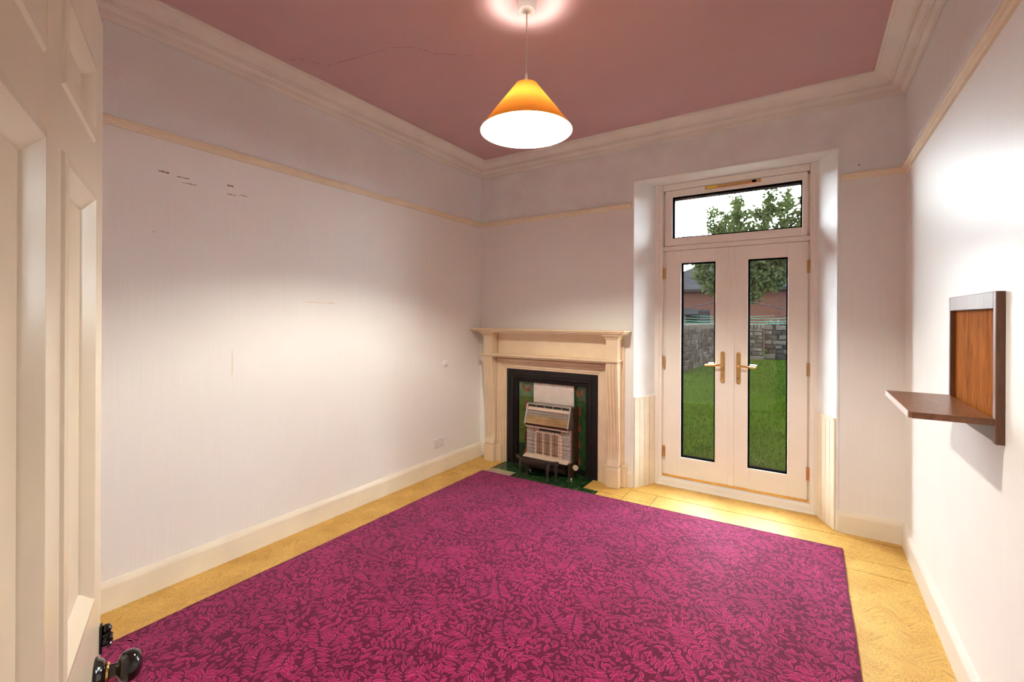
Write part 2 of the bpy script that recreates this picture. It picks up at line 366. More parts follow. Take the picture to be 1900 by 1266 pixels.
hall = struct(MB().box(1.2, 4.6, NEAR-1.5, NEAR-1.4, -.2, 2.8).box(1.2, 1.3, NEAR-1.4, NEAR-.12, -.2, 2.8).box(4.5, 4.6, NEAR-1.4, NEAR-.12, -.2, 2.8).box(1.2, 4.6, NEAR-1.5, NEAR-.12, 2.7, 2.8).build('wall_hall', 'hall_wall'), 'dark hallway walls beyond the room doorway', 'wall')
struct(box(1.2, 4.6, NEAR-1.5, NEAR-.12, -.2, 0).build('floor_hall', 'hall_floor'), 'dark hallway floor beyond the room doorway', 'floor')
ce = struct(box(-.2, W+.2, NEAR-.12, EXT, CEIL, CEIL+.2).build('ceiling', 'ceiling_paint'), 'dusky pink painted ceiling', 'ceiling')
cr = [(.218, -2.269), (.254, -2.267), (.313, -2.233), (.343, -2.16), (.367, -2.108), (.512, -2.088), (.713, -2.047), (.833, -2.036), (.913, -1.997), (.99, -1.941), (1.031, -1.843), (1.117, -1.775), (1.247, -1.677)]
m = MB(); pts = []
for (a, b) in zip(cr[:-1], cr[1:]):
    for i in range(5): f = i/5; pts.append((a[0]+(b[0]-a[0])*f+random.uniform(-.004, .004), a[1]+(b[1]-a[1])*f+random.uniform(-.004, .004)))
for i, (a, b) in enumerate(zip(pts[:-1], pts[1:])):
    if random.random() < .25: continue
    wd = random.choice([.0006, .0008, .0016]); d = Vector((b[0]-a[0], b[1]-a[1])).normalized(); n = Vector((-d.y, d.x))*wd
    m.prism([(a[0]-n.x, a[1]-n.y), (b[0]-n.x, b[1]-n.y), (b[0]+n.x, b[1]+n.y), (a[0]+n.x, a[1]+n.y)], CEIL-.0006, CEIL+.01)
m.build('plaster_crack', 'crack_dark', ce)
# floor: sub-floor with printed lino sheets laid on it, thin dark joints between
fl = struct(box(-.2, W+.2, NEAR-.12, EXT, -.25, -.004).build('floor', 'dark_gap'), 'yellow wood-print lino floor around the carpet', 'floor')
g = .005
sheets = [(0, .335, -.58, -.02), (0, 1.66, -3.9, -.58), (.335, .35, -.58, -.385), (1.66, 1.888, -.262, -.075), (1.66, 1.888, -.58, -.262), (1.888, W, -.385, -.075), (1.888, W, -.548, -.385), (1.66, W, -3.9, -.548), (1.30, 1.66, -.25, -.0), (1.30, 1.44, -.58, -.375), (1.44, 1.66, -.58, -.25), (.335, 1.30, -.58, -.375), (.335, .35, -.385, -.30)]
for (a, b, c, d) in sheets: box(a+g*.5, b-g*.5, c+g*.5, d-g*.5, -.004, 0).build('lino_sheet', 'lino', fl)
MB().prism([(1.655, -.075+g), (3.10, -.075+g), (3.10, 0), (2.99, .21), (2.99, .30), (1.775, .30), (1.775, .22), (1.655, 0)], -.004, 0).build('lino_sheet', 'lino', fl)
MB().prism([(3.10+g*.3, -.075+g), (W, -.075+g), (W, 0), (3.10+g*.3, 0)], -.004, 0).build('lino_sheet', 'lino', fl)
# skirting boards
SK = [(0, 0), (.02, 0), (.02, .118), (.0175, .128), (.009, .146), (.0, .148)]
struct(MB().run(SK, (0, NEAR), (0, 0), (1, 0), 1, 0).build('baseboard_left', 'skirting_paint'), 'cream skirting board along the long left wall', 'skirting')
struct(MB().run(SK, (3.10, 0), (W, 0), (0, -1), 0, 1).build('baseboard_back', 'skirting_paint'), 'short cream skirting board between garden door and right corner', 'skirting')
struct(MB().run([(u, z*.93) for u, z in SK], (1.572, 0), (1.650, 0), (0, -1), 0, 0).build('baseboard_chimney', 'skirting_paint'), 'stub of cream skirting between fire surround and door reveal', 'skirting')
struct(MB().run(SK, (W, NEAR), (W, 0), (-1, 0), 0, 1).build('baseboard_right', 'skirting_white'), 'pale skirting board along the right wall under the drop shelf', 'skirting')
# picture rails
PR = [(0, 2.424), (.012, 2.424), (.014, 2.432), (.020, 2.436), (.021, 2.449), (.028, 2.455), (.028, 2.463), (.022, 2.468), (0, 2.470)]
def rail(i, lab, *a): struct(MB().run(PR, *a).build('trim_%d' % i, 'rail_paint', smooth=True, angle=.4), lab, 'picture rail')
rail(3, 'cream picture rail along the long left wall', (0, NEAR), (0, 0), (1, 0), 0, 1)
rail(4, 'cream picture rail above the fireplace', (0, 0), (1.637, 0), (0, -1), 1, 0)
rail(5, 'short cream picture rail right of the garden door', (3.112, 0), (W, 0), (0, -1), 0, 1)
rail(6, 'glossy cream picture rail along the right wall', (W, NEAR), (W, 0), (-1, 0), 0, 1)
# cornice
CP = [(.183, 3.063), (.183, 3.052), (.172, 3.050), (.170, 3.044), (.150, 3.041), (.132, 3.035), (.117, 3.025), (.106, 3.012), (.102, 3.002), (.104, 2.992), (.092, 2.991), (.091, 3.000), (.083, 3.000), (.081, 2.986), (.070, 2.984), (.062, 2.978), (.057, 2.969), (.057, 2.962), (.047, 2.961), (.046, 2.968), (.038, 2.968), (.036, 2.957), (.026, 2.955), (.020, 2.949), (.018, 2.938), (.010, 2.937), (.009, 2.944), (0, 2.944), (0, 3.063)]
for i, (lab, a) in enumerate([('moulded plaster cornice above the long left wall', ((0, NEAR), (0, 0), (1, 0), 1, 1)), ('moulded plaster cornice above fireplace and garden door', ((0, 0), (W, 0), (0, -1), 1, 1)),
                              ('moulded plaster cornice above the right wall', ((W, NEAR), (W, 0), (-1, 0), 1, 1)), ('moulded plaster cornice above the near wall behind the viewpoint', ((0, NEAR), (W, NEAR), (0, 1), 1, 1))]):
    struct(MB().run(CP, *a).build('trim_%d' % (7+i), 'cornice_paint', smooth=True, angle=.30), lab, 'cornice')

# ------------------------------------------------------------------ garden door: frame, top light, two glazed leaves
gd = thing('door_1', (2.38, .26, 0), 'cream glazed double garden door with top light and brass handles', 'door', 'structure')
FY = .215
MB().prism([(1.777, FY), (1.812, FY), (1.815, FY+.008), (1.838, FY+.010), (1.842, FY+.03), (1.842, .33), (1.777, .33)], 0, 2.65).build('frame_post', 'door_cream', gd)
MB().prism([(2.988, FY), (2.962, FY), (2.958, FY+.008), (2.940, FY+.010), (2.934, FY+.03), (2.934, .33), (2.988, .33)], 0, 2.65).build('frame_post', 'door_cream', gd)
box(1.842, 2.934, FY+.02, .33, 2.595, 2.65, bev=.004).build('frame_head', 'door_cream', gd)
box(1.842, 2.934, .245, .33, 2.065, 2.105, bev=.003).build('frame_transom', 'door_cream', gd)
MB().prism([(.205, 0), (.33, 0), (.33, .078), (.262, .078), (.240, .060), (.222, .048), (.218, .012), (.205, .006)], 1.80, 2.97, 'x').build('threshold', 'door_cream', gd)
box(1.842, 2.934, .243, .30, .076, .088).build('weather_strip', 'brass', gd)
def framed(x0, x1, z0, z1, gx0, gx1, gz0, gz1, y0, y1, name, mat, parent):
    o = MB().box(x0, gx0, y0, y1, z0, z1, bev=.003).box(gx1, x1, y0, y1, z0, z1, bev=.003).box(gx0, gx1, y0+.0004, y1, gz1, z1).box(gx0, gx1, y0+.0004, y1, z0, gz0).build(name, mat, parent)
    # sloped glazing bead, rubber gasket, pane
    m = MB(); b = .010
    for (a, c, d_, e) in ((gx0, gx0+b, gz0, gz1), (gx1-b, gx1, gz0, gz1), (gx0, gx1, gz0, gz0+b), (gx0, gx1, gz1-b, gz1)): m.box(a, c, y0+.012, y1+.003, d_, e)
    m.build('gasket', 'black_gasket', o)
    box(gx0-.004, gx1+.004, y0+.022, y0+.030, gz0-.004, gz1+.004).build('pane', 'glass', o)
    return o
ts = framed(1.862, 2.918, 2.108, 2.590, 1.922, 2.884, 2.170, 2.533, .236, .30, 'top_light', 'door_cream', gd)
box(1.842, 1.872, .262, .33, .078, 2.60).build('frame_rebate', 'door_cream', gd); box(2.914, 2.934, .262, .33, .078, 2.60).build('frame_rebate', 'door_cream', gd)
box(2.385, 2.41, .27, .30, .092, 2.06).build('frame_rebate', 'door_cream', gd)
box(1.842, 2.934, .262, .33, 2.055, 2.12).build('frame_rebate', 'door_cream', gd); box(1.842, 2.934, .262, .33, 2.58, 2.6).build('frame_rebate', 'door_cream', gd)
v = box(2.190, 2.606, .222, .236, 2.560, 2.585, bev=.003).build('trickle_vent', 'brass_dull', ts)
ll = framed(1.866, 2.394, .092, 2.060, 1.998, 2.273, .260, 1.950, .240, .295, 'door_leaf', 'door_cream', gd)
rl = framed(2.399, 2.922, .092, 2.060, 2.517, 2.792, .260, 1.950, .240, .295, 'door_leaf', 'door_cream', gd)
box(2.205, 2.285, .220, .224, 2.563, 2.582).build('vent_sticker', 'yellow_tag', gd); box(2.545, 2.575, .220, .224, 2.563, 2.582).build('vent_slider', 'black_gasket', gd)
box(2.372, 2.420, .232, .242, .092, 2.060, bev=.004).build('meeting_strip', 'door_cream', gd)
def rounded(cx, cz, w_, h_, y0, y1):
    r = w_/2; P = [(cx+r*math.cos(a), cz+h_/2-r+r*math.sin(a)) for a in [math.pi*i/8 for i in range(9)]] + [(cx+r*math.cos(a), cz-h_/2+r+r*math.sin(a)) for a in [math.pi+math.pi*i/8 for i in range(9)]]
    return MB().prism(P, y0, y1, 'y')
for leaf, px, s in ((ll, 2.331, -1), (rl, 2.449, 1)):
    h = rounded(px, 1.066, .030, .262, .229, .240).build('handle_plate', 'brass_dull', leaf)
    for z in (1.185, .948): MB().lathe([(.005, 0), (.005, .003), (.002, .004)], (px, .229, z), (0, -1, 0), 10).build('screw', 'brass', leaf)
    MB().lathe([(.006, 0), (.006, .004)], (px, .229, .985), (0, -1, 0), 10).box(px-.0025, px+.0025, .225, .229, .962, .985).build('keyhole', 'brass', leaf)
    L = MB().tube([(px, .232, 1.086), (px, .205, 1.086), (px+s*.012, .188, 1.085), (px+s*.035, .182, 1.083), (px+s*.09, .182, 1.080), (px+s*.128, .186, 1.078)], [.009, .009, .0095, .0095, .0085, .0075], 10)
    L.build('lever', 'brass', leaf, smooth=True)
    MB().tube([(px, .295, 1.086), (px, .325, 1.086), (px+s*.012, .342, 1.085), (px+s*.035, .347, 1.083), (px+s*.125, .345, 1.080)], [.009, .009, .009, .009, .0075], 10).build('outer_lever', 'chrome', leaf, smooth=True)
for x, leaf in ((1.854, ll), (2.928, rl)):
    for z in (1.868, 1.083, .292):
        hg = MB().box(x-.012, x+.010, .236, .2405, z-.05, z+.05)
        for q in range(3): hg.lathe([(.0065, 0), (.0065, .031)], (x, .234, z-.05+q*.0345), (0, 0, 1), 10)
        hg.build('hinge', 'brass_dull', leaf)

# ------------------------------------------------------------------ fire surround
fs_ = thing('fire_surround', (.848, -.05, 0), 'cream painted wooden fire surround with mantel shelf and fluted pilasters', 'mantelpiece')
sc = 'surround_cream'
ms_ = MB()
for (z0, z1, e, y) in ((1.346, 1.362, 0, -.197), (1.334, 1.346, .012, -.188), (1.322, 1.334, .026, -.174)):
    ms_.box(.008+e, 1.640-e, y, 0, z0, z1, bev=.003)
ms_.build('mantel_shelf', sc, fs_)
MB().prism([(.095, -.03), (1.582, -.03), (1.582, 0), (.095, 0)], 1.05, 1.322).box(.095, .26, -.03, 0, 0, 1.05).box(1.438, 1.582, -.03, 0, 0, 1.05).build('back_board', sc, fs_)
MB().box(.262, 1.438, -.050, -.03, 1.10, 1.322).box(.262, 1.438, -.058, -.05, 1.300, 1.322).build('frieze_panel', sc, fs_)
ls = MB().box(.108, 1.574, -.163, -.03, 1.088, 1.106, bev=.004).box(.120, 1.562, -.150, -.03, 1.076, 1.088, bev=.003); ls.build('lower_shelf', sc, fs_)
for x0, x1 in ((.138, .248), (1.458, 1.562)):
    # head block above the lower shelf, with moulded cap
    hb = MB().box(x0, x1, -.135, -.03, 1.106, 1.300).box(x0-.008, x1+.008, -.143, -.03, 1.284, 1.300, bev=.003).box(x0-.018, x1+.018, -.156, -.03, 1.300, 1.311, bev=.003).box(x0-.03, x1+.03, -.168, -.03, 1.311, 1.322, bev=.003)
    hb.build('pilaster_head', sc, fs_)
    # bracket-shaped pilaster: deep under the shelf, sweeping back to a slim shaft that swells again at the foot
    pr = [(1.076, -.142), (1.02, -.141), (.95, -.136), (.86, -.127), (.76, -.115), (.66, -.104), (.56, -.096), (.46, -.090), (.36, -.086), (.27, -.086), (.235, -.090), (.215, -.098), (.200, -.104), (.185, -.106), (.175, -.106)]
    P = MB(); n = 4; w_ = x1-x0
    cols = [x0]
    for i in range(4): cols += [x0+w_*(.12+.2*i), x0+w_*(.135+.2*i), x0+w_*(.265+.2*i)-.0, x0+w_*(.28+.2*i)]
    cols = [x0, x0+w_*.14, x0+w_*.17, x0+w_*.29, x0+w_*.32, x0+w_*.42, x0+w_*.45, x0+w_*.56, x0+w_*.59, x0+w_*.69, x0+w_*.72, x0+w_*.84, x0+w_*.87, x1]
    dep = [0, 0, .012, .012, 0, 0, .012, .012, 0, 0, .012, .012, 0, 0]
    vs = []; fs = []; nc = len(cols)
    for z, y in pr:
        fl_ = 1 if .24 < z < 1.05 else 0
        for x, d in zip(cols, dep): vs.append((x, y+d*fl_, z))
    for j in range(len(pr)-1):
        for i in range(nc-1): fs.append((j*nc+i, j*nc+i+1, (j+1)*nc+i+1, (j+1)*nc+i))
    kb = len(vs)
    for z, y in pr: vs += [(x0, -.03, z), (x1, -.03, z)]
    for j in range(len(pr)-1):
        fs.append((j*nc, (j+1)*nc, kb+2*j+2, kb+2*j)); fs.append((j*nc+nc-1, kb+2*j+1, kb+2*j+3, (j+1)*nc+nc-1))
        fs.append((kb+2*j, kb+2*j+2, kb+2*j+3, kb+2*j+1))
    P.add(vs, fs).build('pilaster', sc, fs_, smooth=True, angle=.5)
    MB().box(x0-.008, x1+.008, -.120, 0, 0, .172, bev=.004).build('plinth', sc, fs_)
for x0, x1 in ((.248, .312), (1.405, 1.458)): box(x0, x1, -.068, 0, 0, .170, bev=.004).build('plinth_block', sc, fs_)
box(1.570, 1.610, -.05, 0, 0, .19, bev=.003).build('plinth_return', sc, fs_)
# moulded architrave round the iron insert
AP = [(0, 0), (0, -.052), (.006, -.060), (.018, -.062), (.024, -.058), (.026, -.044), (.046, -.050), (.052, -.050), (.054, -.036), (.074, -.042), (.080, -.042), (.082, -.028), (.094, -.033), (.100, -.033), (.102, -.022), (.106, -.022), (.106, 0)]
X0, X1, ZT = .25, 1.446, 1.058
vs = []; fs = []; n = len(AP)
for (fx, fz) in ((0, 0), (0, 1), (1, 1), (1, 0)):
    for u, y in AP: vs.append(((X0+u) if fx == 0 else (X1-u), y-.0, 0 if fz == 0 else ZT-u))
for j in range(3):
    for i in range(n-1): fs.append((j*n+i, j*n+i+1, (j+1)*n+i+1, (j+1)*n+i))
fs += [tuple(range(n)), tuple(range(3*n, 4*n))]
MB().add(vs, fs).build('architrave', sc, fs_)
# ------------------------------------------------------------------ cast-iron tiled insert
fi = thing('fireplace_insert', (.848, 0, 0), 'black cast-iron fireplace insert with green tiled cheeks', 'fireplace')
IX0, IX1, IZ = .356, 1.340, .952
m = MB(); prf = [(0, .0), (0, -.026), (.055, -.026), (.062, -.034), (.075, -.036), (.083, -.030), (.088, -.016), (.100, -.014), (.112, -.022), (.120, -.016), (.124, .02), (.124, .05)]
vs = []; fs = []; n = len(prf)
for (fx, fz) in ((0, 0), (0, 1), (1, 1), (1, 0)):
    for u, y in prf: vs.append(((IX0+u) if fx == 0 else (IX1-u), y, 0 if fz == 0 else IZ-u))
for j in range(3):
    for i in range(n-1): fs.append((j*n+i, j*n+i+1, (j+1)*n+i+1, (j+1)*n+i))
m.add(vs, fs).build('iron_frame', 'cast_iron', fi, smooth=True, angle=.5)
m = MB().box(.44, 1.25, .19, .21, 0, .89).box(.44, .475, .02, .2, 0, .89).box(1.22, 1.25, .02, .2, 0, .89).box(.44, 1.25, .02, .2, .835, .86)
m.build('iron_back', 'cast_iron', fi)
for (a, b) in (((.482, .012), (.634, .055)), ((1.214, .012), (1.062, .055))):
    A, B = Vector((*a, 0)), Vector((*b, 0)); d = (B-A).normalized(); nn = Vector((-d.y, d.x, 0))
    if nn.y > 0: nn = -nn
    s_ = MB().prism([((p).x, p.y) for p in (A, B, B-nn*.02, A-nn*.02)], .0, .835); s_.build('cheek', 'cast_iron', fi)
    MB().prism([(p.x, p.y) for p in (A+nn*.001, B+nn*.001, B+nn*.012, A+nn*.012)], .0, .058).build('cheek_base', 'cast_iron', fi)
    MB().prism([(p.x, p.y) for p in (A-nn*.001, B-nn*.001, B+nn*.0025, A+nn*.0025)], .058, .835).build('grout_bed', 'grout', fi)
    MB().prism([(p.x, p.y) for p in (B, B+d*.03, B+d*.03+nn*.03, B+nn*.03)], .0, .835).build('cheek_rib', 'cast_iron', fi)
    for r in range(5):
        z0 = .06+.155*r; q = [A+nn*.002+d*.001, B+nn*.002-d*.001, B+nn*.010-d*.001, A+nn*.010+d*.001]
        ti = MB().prism([(p.x, p.y) for p in q], z0, z0+.152).build('tile', ['tile_green_dark', 'tile_moss', 'tile_moss', 'tile_moss', 'tile_sage'][r] if a[0] < .8 else 'tile_green', fi)
        # raised flower motif of each cheek: stem, buds, a spread bloom at the top
        c0 = (A+B)/2+nn*.010
        def leafm(cu, cz, l, wd, ang, mat):
            P = []; N = 8
            for i in range(N):
                th = 2*math.pi*i/N; u_, v_ = wd*math.sin(th)*(1-.45*math.cos(th)), l*math.cos(th)
                P.append((cu+u_*math.cos(ang)-v_*math.sin(ang), cz+u_*math.sin(ang)+v_*math.cos(ang)))
            vs2 = [c0+d*u_+Vector((0, 0, z_)) for u_, z_ in P] + [c0+d*u_+nn*.0012+Vector((0, 0, z_)) for u_, z_ in P]
            MB().add(vs2, [tuple(range(N)), tuple(range(N, 2*N))]+[(i, (i+1) % N, N+(i+1) % N, N+i) for i in range(N)]).build('tile_motif', mat, ti)
        zc = z0+.076
        if r == 4:
            for s in (-1, 1): leafm(s*.028, zc+.012, .045, .016, -s*.5, 'motif_red'); leafm(s*.02, zc-.004, .024, .012, -s*.7, 'motif_orange')
            leafm(0, zc-.05, .03, .002, 0, 'motif_orange')
        else:
            leafm(0, zc-.005, .05, .022, 0, 'motif_red'); leafm(0, zc-.012, .03, .011, 0, 'motif_orange'); leafm(0, zc+.058, .022, .002, 0, 'motif_orange')
# white closure board screwed over the firebox mouth
cb_ = thing('closure_board', (.87, .02, .60), 'white screwed board closing the firebox above the gas fire', 'board')
box(.648, 1.085, .010, .022, .585, .828, bev=.003).build('board', 'board_white', cb_)
box(.648, 1.085, .006, .010, .590, .628, bev=.001).build('bottom_strip', 'gas_silver', cb_)
for x, z in ((.72, .812), (.872, .81), (1.02, .806), (.676, .77), (.676, .675), (1.062, .765), (1.062, .655)):
    MB().lathe([(.0042, 0), (.0035, .0025)], (x, .0102, z), (0, -1, 0), 8).build('screw', 'rust_iron', cb_)
# ------------------------------------------------------------------ gas fire
gf = thing('gas_fire', (.89, -.07, 0), 'old radiant gas fire with silver louvred canopy and cream radiants', 'gas fire')
GX0, GX1 = .664, 1.122
MB().box(GX0+.006, GX1+.016, -.112, .0, .135, .640, bev=.004).build('casing', 'gas_brown', gf)
# canopy: sloping louvred hood with open slots above
box(GX0+.004, GX1, -.122, -.108, .598, .648).build('slot_recess', 'dark_gap', gf)
MB().box(GX0, GX1+.004, -.128, -.09, .640, .652, bev=.002).build('canopy_top', 'gas_silver', gf)
for i in range(4): x = GX0+.09*(i+1)+.004; box(x-.003, x+.003, -.130, -.11, .600, .642).build('slot_bar', 'gas_silver', gf)
MB().prism([(-.138, .618), (-.118, .618), (-.120, .592), (-.144, .592)], GX0+.012, GX1-.010, 'x').build('canopy_lip', 'gas_cream', gf)
for i in range(5):
    z = .586-.0235*i; y = -.141-.0085*i
    MB().prism([(y, z), (y+.02, z+.006), (y+.02, z-.02), (y-.0085, z-.021), (y-.009, z-.012)], GX0+.010, GX1-.010, 'x').build('louvre', 'gas_silver' if i < 2 else 'gas_gold', gf)
MB().prism([(-.182, .468), (-.11, .468), (-.11, .448), (-.176, .452)], GX0+.006, GX1-.004, 'x').build('canopy_bottom', 'gas_brown', gf)
for x0, x1 in ((GX0-.004, GX0+.010), (GX1-.012, GX1+.004)):
    MB().prism([(-.10, .654), (-.132, .648), (-.188, .470), (-.182, .455), (-.10, .455)], x0, x1, 'x').build('canopy_end', 'gas_silver', gf)
# front: cream ledge, stone-effect sides, radiant grid and wire guard
box(GX0-.006, GX1-.002, -.165, -.10, .430, .446, bev=.003).build('front_ledge', 'gas_cream', gf)
for x0, x1 in ((GX0, GX0+.072), (GX1-.076, GX1)):
    sp = box(x0, x1, -.140, -.10, .165, .430).build('stone_panel', 'stone_effect', gf)
    for i in range(5): box(x0-.0005, x1+.0005, -.1412, -.139, .21+.045*i, .2125+.045*i).build('joint', 'slot_dark', sp)
box(GX0+.072, GX1-.076, -.118, -.10, .165, .430).build('radiant_box', 'radiant_clay', gf)
box(GX0+.125, GX1-.105, -.121, -.117, .402, .424).build('flue_slot', 'dark_gap', gf)
for i in range(3):
    x0 = GX0+.098+.083*i
    rd = box(x0, x0+.074, -.134, -.117, .168, .398, bev=.003).build('radiant', 'radiant_clay', gf)
    sm = MB()
    for j in range(16): sm.box(x0+.007, x0+.067, -.1365, -.133, .182+.0128*j, .1885+.0128*j)
    sm.build('radiant_slots', 'slot_dark', rd)
for i in range(7):
    z = .20+.034*i; MB().tube([(GX0+.004, -.142, z), (GX0+.02, -.158, z), (GX1-.02, -.158, z), (GX1-.004, -.142, z)], .0013, 5).build('guard_wire', 'rust_iron', gf)
for i in range(5): x = GX0+.07+.08*i; MB().tube([(x, -.157, .172), (x, -.157, .430)], .0011, 5).build('guard_wire', 'rust_iron', gf)
MB().prism([(-.205, .150), (-.10, .150), (-.10, .170), (-.16, .172), (-.205, .158)], GX0-.008, GX1+.002, 'x').build('bottom_ledge', 'gas_cream', gf)
MB().box(GX0+.03, GX1-.05, -.13, -.02, .035, .15).build('base_box', 'dark_gap', gf)
box(GX0+.02, GX1-.07, -.150, -.13, .062, .082).build('base_rail', 'gas_brown', gf)
for x in (GX0+.02, GX1-.01):
    box(x-.008, x+.008, -.15, -.02, 0, .15, bev=.002).build('foot', 'gas_brown', gf)
    MB().lathe([(.011, 0), (.011, .010), (.007, .018)], (x+.02, -.135, 0), (0, 0, 1), 10).build('foot_screw', 'chrome', gf)
MB().lathe([(.012, 0), (.012, .012), (.024, .014), (.025, .034), (.021, .040)], (GX1+.016, -.085, .105), (.75, -.66, 0), 16).build('control_knob', 'gas_cream', gf, smooth=True)
# ------------------------------------------------------------------ cast-iron trivet in front of the gas fire
tv = thing('fire_trivet', (.81, -.22, 0), 'rusty black bow-fronted iron trivet standing before the gas fire', 'trivet')
def bow(x0, x1, yb, yf, N=18): return [(x0+(x1-x0)*i/N, yb-(yb-yf)*math.sin(math.pi*i/N)) for i in range(N+1)]
bp = bow(.588, 1.046, -.212, -.322); bi = bow(.600, 1.034, -.212, -.302)
MB().prism(bp, .146, .158).build('plate', 'rust_iron', tv)
vs = []; fs = []
for (x, y) in bp: vs += [(x, y+.004, .130), (x, y-.004, .150), (x, y-.002, .168)]
k2 = len(vs)
for (x, y) in bi: vs += [(x, y, .130), (x, y, .150), (x, y, .168)]
N = len(bp)
for i in range(N-1):
    for j in range(2): fs.append((i*3+j, (i+1)*3+j, (i+1)*3+j+1, i*3+j+1)); fs.append((k2+i*3+j, k2+i*3+j+1, k2+(i+1)*3+j+1, k2+(i+1)*3+j))
    fs.append((i*3, k2+i*3, k2+(i+1)*3, (i+1)*3)); fs.append((i*3+2, (i+1)*3+2, k2+(i+1)*3+2, k2+i*3+2))
MB().add(vs, fs).build('apron', 'rust_iron', tv, smooth=True, angle=.7)
for (x, y, s) in ((.680, -.264, -1), (.968, -.264, 1), (1.022, -.228, 1), (.715, -.228, -1)):
    yf = y-.026 if y < -.25 else y
    MB().tube([(x, y, .150), (x, (y+yf)/2, .115), (x, yf, .080), (x+.001*s, yf+.004, .045), (x+.002*s, yf+.002, .018), (x+.003*s, yf-.003, .004), (x+.003*s, yf-.004, 0)], [.016, .019, .015, .009, .0085, .011, .012], 10).build('leg', 'rust_iron', tv, smooth=True)
# ------------------------------------------------------------------ hearth: green brick-shaped tiles flush with the floor
he = thing('tiled_hearth', (.83, -.17, -.004), 'dark green tiled hearth in brick bond set into the floor', 'hearth', 'structure')
box(.350, 1.30, -.375, .22, -.006, -.0015).build('mortar_bed', 'grout', he); box(1.30, 1.44, -.375, -.25, -.006, -.0015).build('mortar_bed', 'grout', he)
tiles = {}
def htile(x0, x1, y0, y1, mat):
    key = (round(x1-x0, 4), round(y1-y0, 4), mat); cx, cy = (x0+x1)/2, (y0+y1)/2
    if key not in tiles:
        o = MB().box(x0, x1, y0, y1, -.005, .0008, bev=.0012)
        org = Vector((cx, cy, -.002)); me = o.mesh('tile', mat, org, False, .5); tiles[key] = me
    ob = bpy.data.objects.new('tile', tiles[key]); COL.objects.link(ob); ob.parent = he; ob.location = Vector((cx, cy, -.002)) - WL[he.name]
rows = [(-.030, .042), (-.103, -.032), (-.176, -.105), (-.249, -.178), (-.322, -.251), (-.375, -.324)]
for r, (y0, y1) in enumerate(rows):
    xe = 1.44 if r >= 4 else 1.298
    xs = .352 if r < 4 else .612
    x = .352 - (.076 if r % 2 else 0)
    while x < xe-.01:
        a, b = max(x, xs), min(x+.1495, xe)
        if b-a > .012: htile(a, b, y0+.0005, y1-.0005, random.choice(['tile_green', 'tile_green', 'tile_green_dark']))
        x += .152
MB().prism([(.335, -.285), (.38, -.283), (.610, -.300), (.610, -.374), (.335, -.374)], -.003, .0012).build('bare_slab', 'slab_beige', he)

# ------------------------------------------------------------------ carpet with woven fern leaves
ca = thing('carpet', (1.72, -2.07, 0), 'large magenta leaf-patterned carpet covering most of the floor', 'carpet')
CX0, CX1, CY0 = .316, 3.115, -3.80
def edge_y(x): return -.386 + (x-.316)/(3.115-.316)*.088
n = 60
top = [(CX0+(CX1-CX0)*i/n, edge_y(CX0+(CX1-CX0)*i/n)+random.uniform(-.0015, .0015)) for i in range(n+1)]
rgt = [(CX1+random.uniform(-.002, .002)+.0015*math.sin(i*.5), edge_y(CX1)+(CY0-edge_y(CX1))*i/n) for i in range(1, n+1)]
lft = [(CX0+random.uniform(-.002, .002), CY0+(edge_y(CX0)-CY0)*i/n) for i in range(0, n)]
MB().prism((top+rgt+lft)[::-1], .0005, .0085).build('pile', 'carpet_ground', ca)
lv = []; lf = []; lc = []
GS = .004; NX, NY = int((CX1-CX0)/GS)+2, int((-CY0)/GS)+2; occ = bytearray(NX*NY)
SH = [(0, 0), (.14, .55), (.34, .98), (.56, 1.0), (.78, .62), (1, 0)]
def leaf(x, y, ang, L, wd, thr):
    ca_, sa = math.cos(ang), math.sin(ang); cells = []; used = 0
    m_ = 6
    for i in range(m_+1):
        u = L*(i+.4)/(m_+.8); hw = wd*(math.sin(math.pi*min(1, max(0, i/m_*.8+.12))))
        k_ = max(1, int(hw/GS))
        for j in range(-k_, k_+1):
            v_ = hw*j/k_; gx, gy = int((x+u*ca_-v_*sa-CX0)/GS), int((-(y+u*sa+v_*ca_))/GS)
            if not (0 <= gx < NX and 0 <= gy < NY): return False
            c_ = gy*NX+gx; cells.append(c_); used += occ[c_]
    if used > thr*len(cells): return False
    mx_, my_ = x+L*ca_, y+L*sa
    for (a, b) in ((x, y), (mx_, my_)):
        if not (CX0+.004 < a < CX1-.006 and CY0+.004 < b < edge_y(a)-.004): return False
    for c_ in cells: occ[c_] = 1
    k0 = len(lv); curve = random.uniform(-.12, .12)
    outl = [(f, h) for f, h in SH] + [(f, -h) for f, h in SH[-2:0:-1]]
    bright = random.uniform(.75, 1.2); jag = random.uniform(.05, .12)
    side = random.choice((-1, 1))
    for ring in (1.0, .58):
        for q, (f, h) in enumerate(outl):
            hh = h*(1+(jag if q % 2 else -jag))
            u = L*((f-.5)*(.55+.45*ring)+.5); v_ = wd*hh*ring + curve*L*math.sin(math.pi*f)*.5
            lv.append((x+u*ca_-v_*sa, y+u*sa+v_*ca_, .0090 + (.0005 if ring < 1 else 0)))
            if ring == 1.0:
                e_ = 1.0 if h*side >= 0 else .55
                lc.append((.60*bright*e_, .095*bright*e_, .25*bright*e_))
            else: lc.append((.29*bright, .006*bright, .072*bright))
    no = len(outl)
    for q in range(no): lf.append((k0+q, k0+(q+1) % no, k0+no+(q+1) % no, k0+no+q))
    lf.append(tuple(k0+no+q for q in range(no))); return True
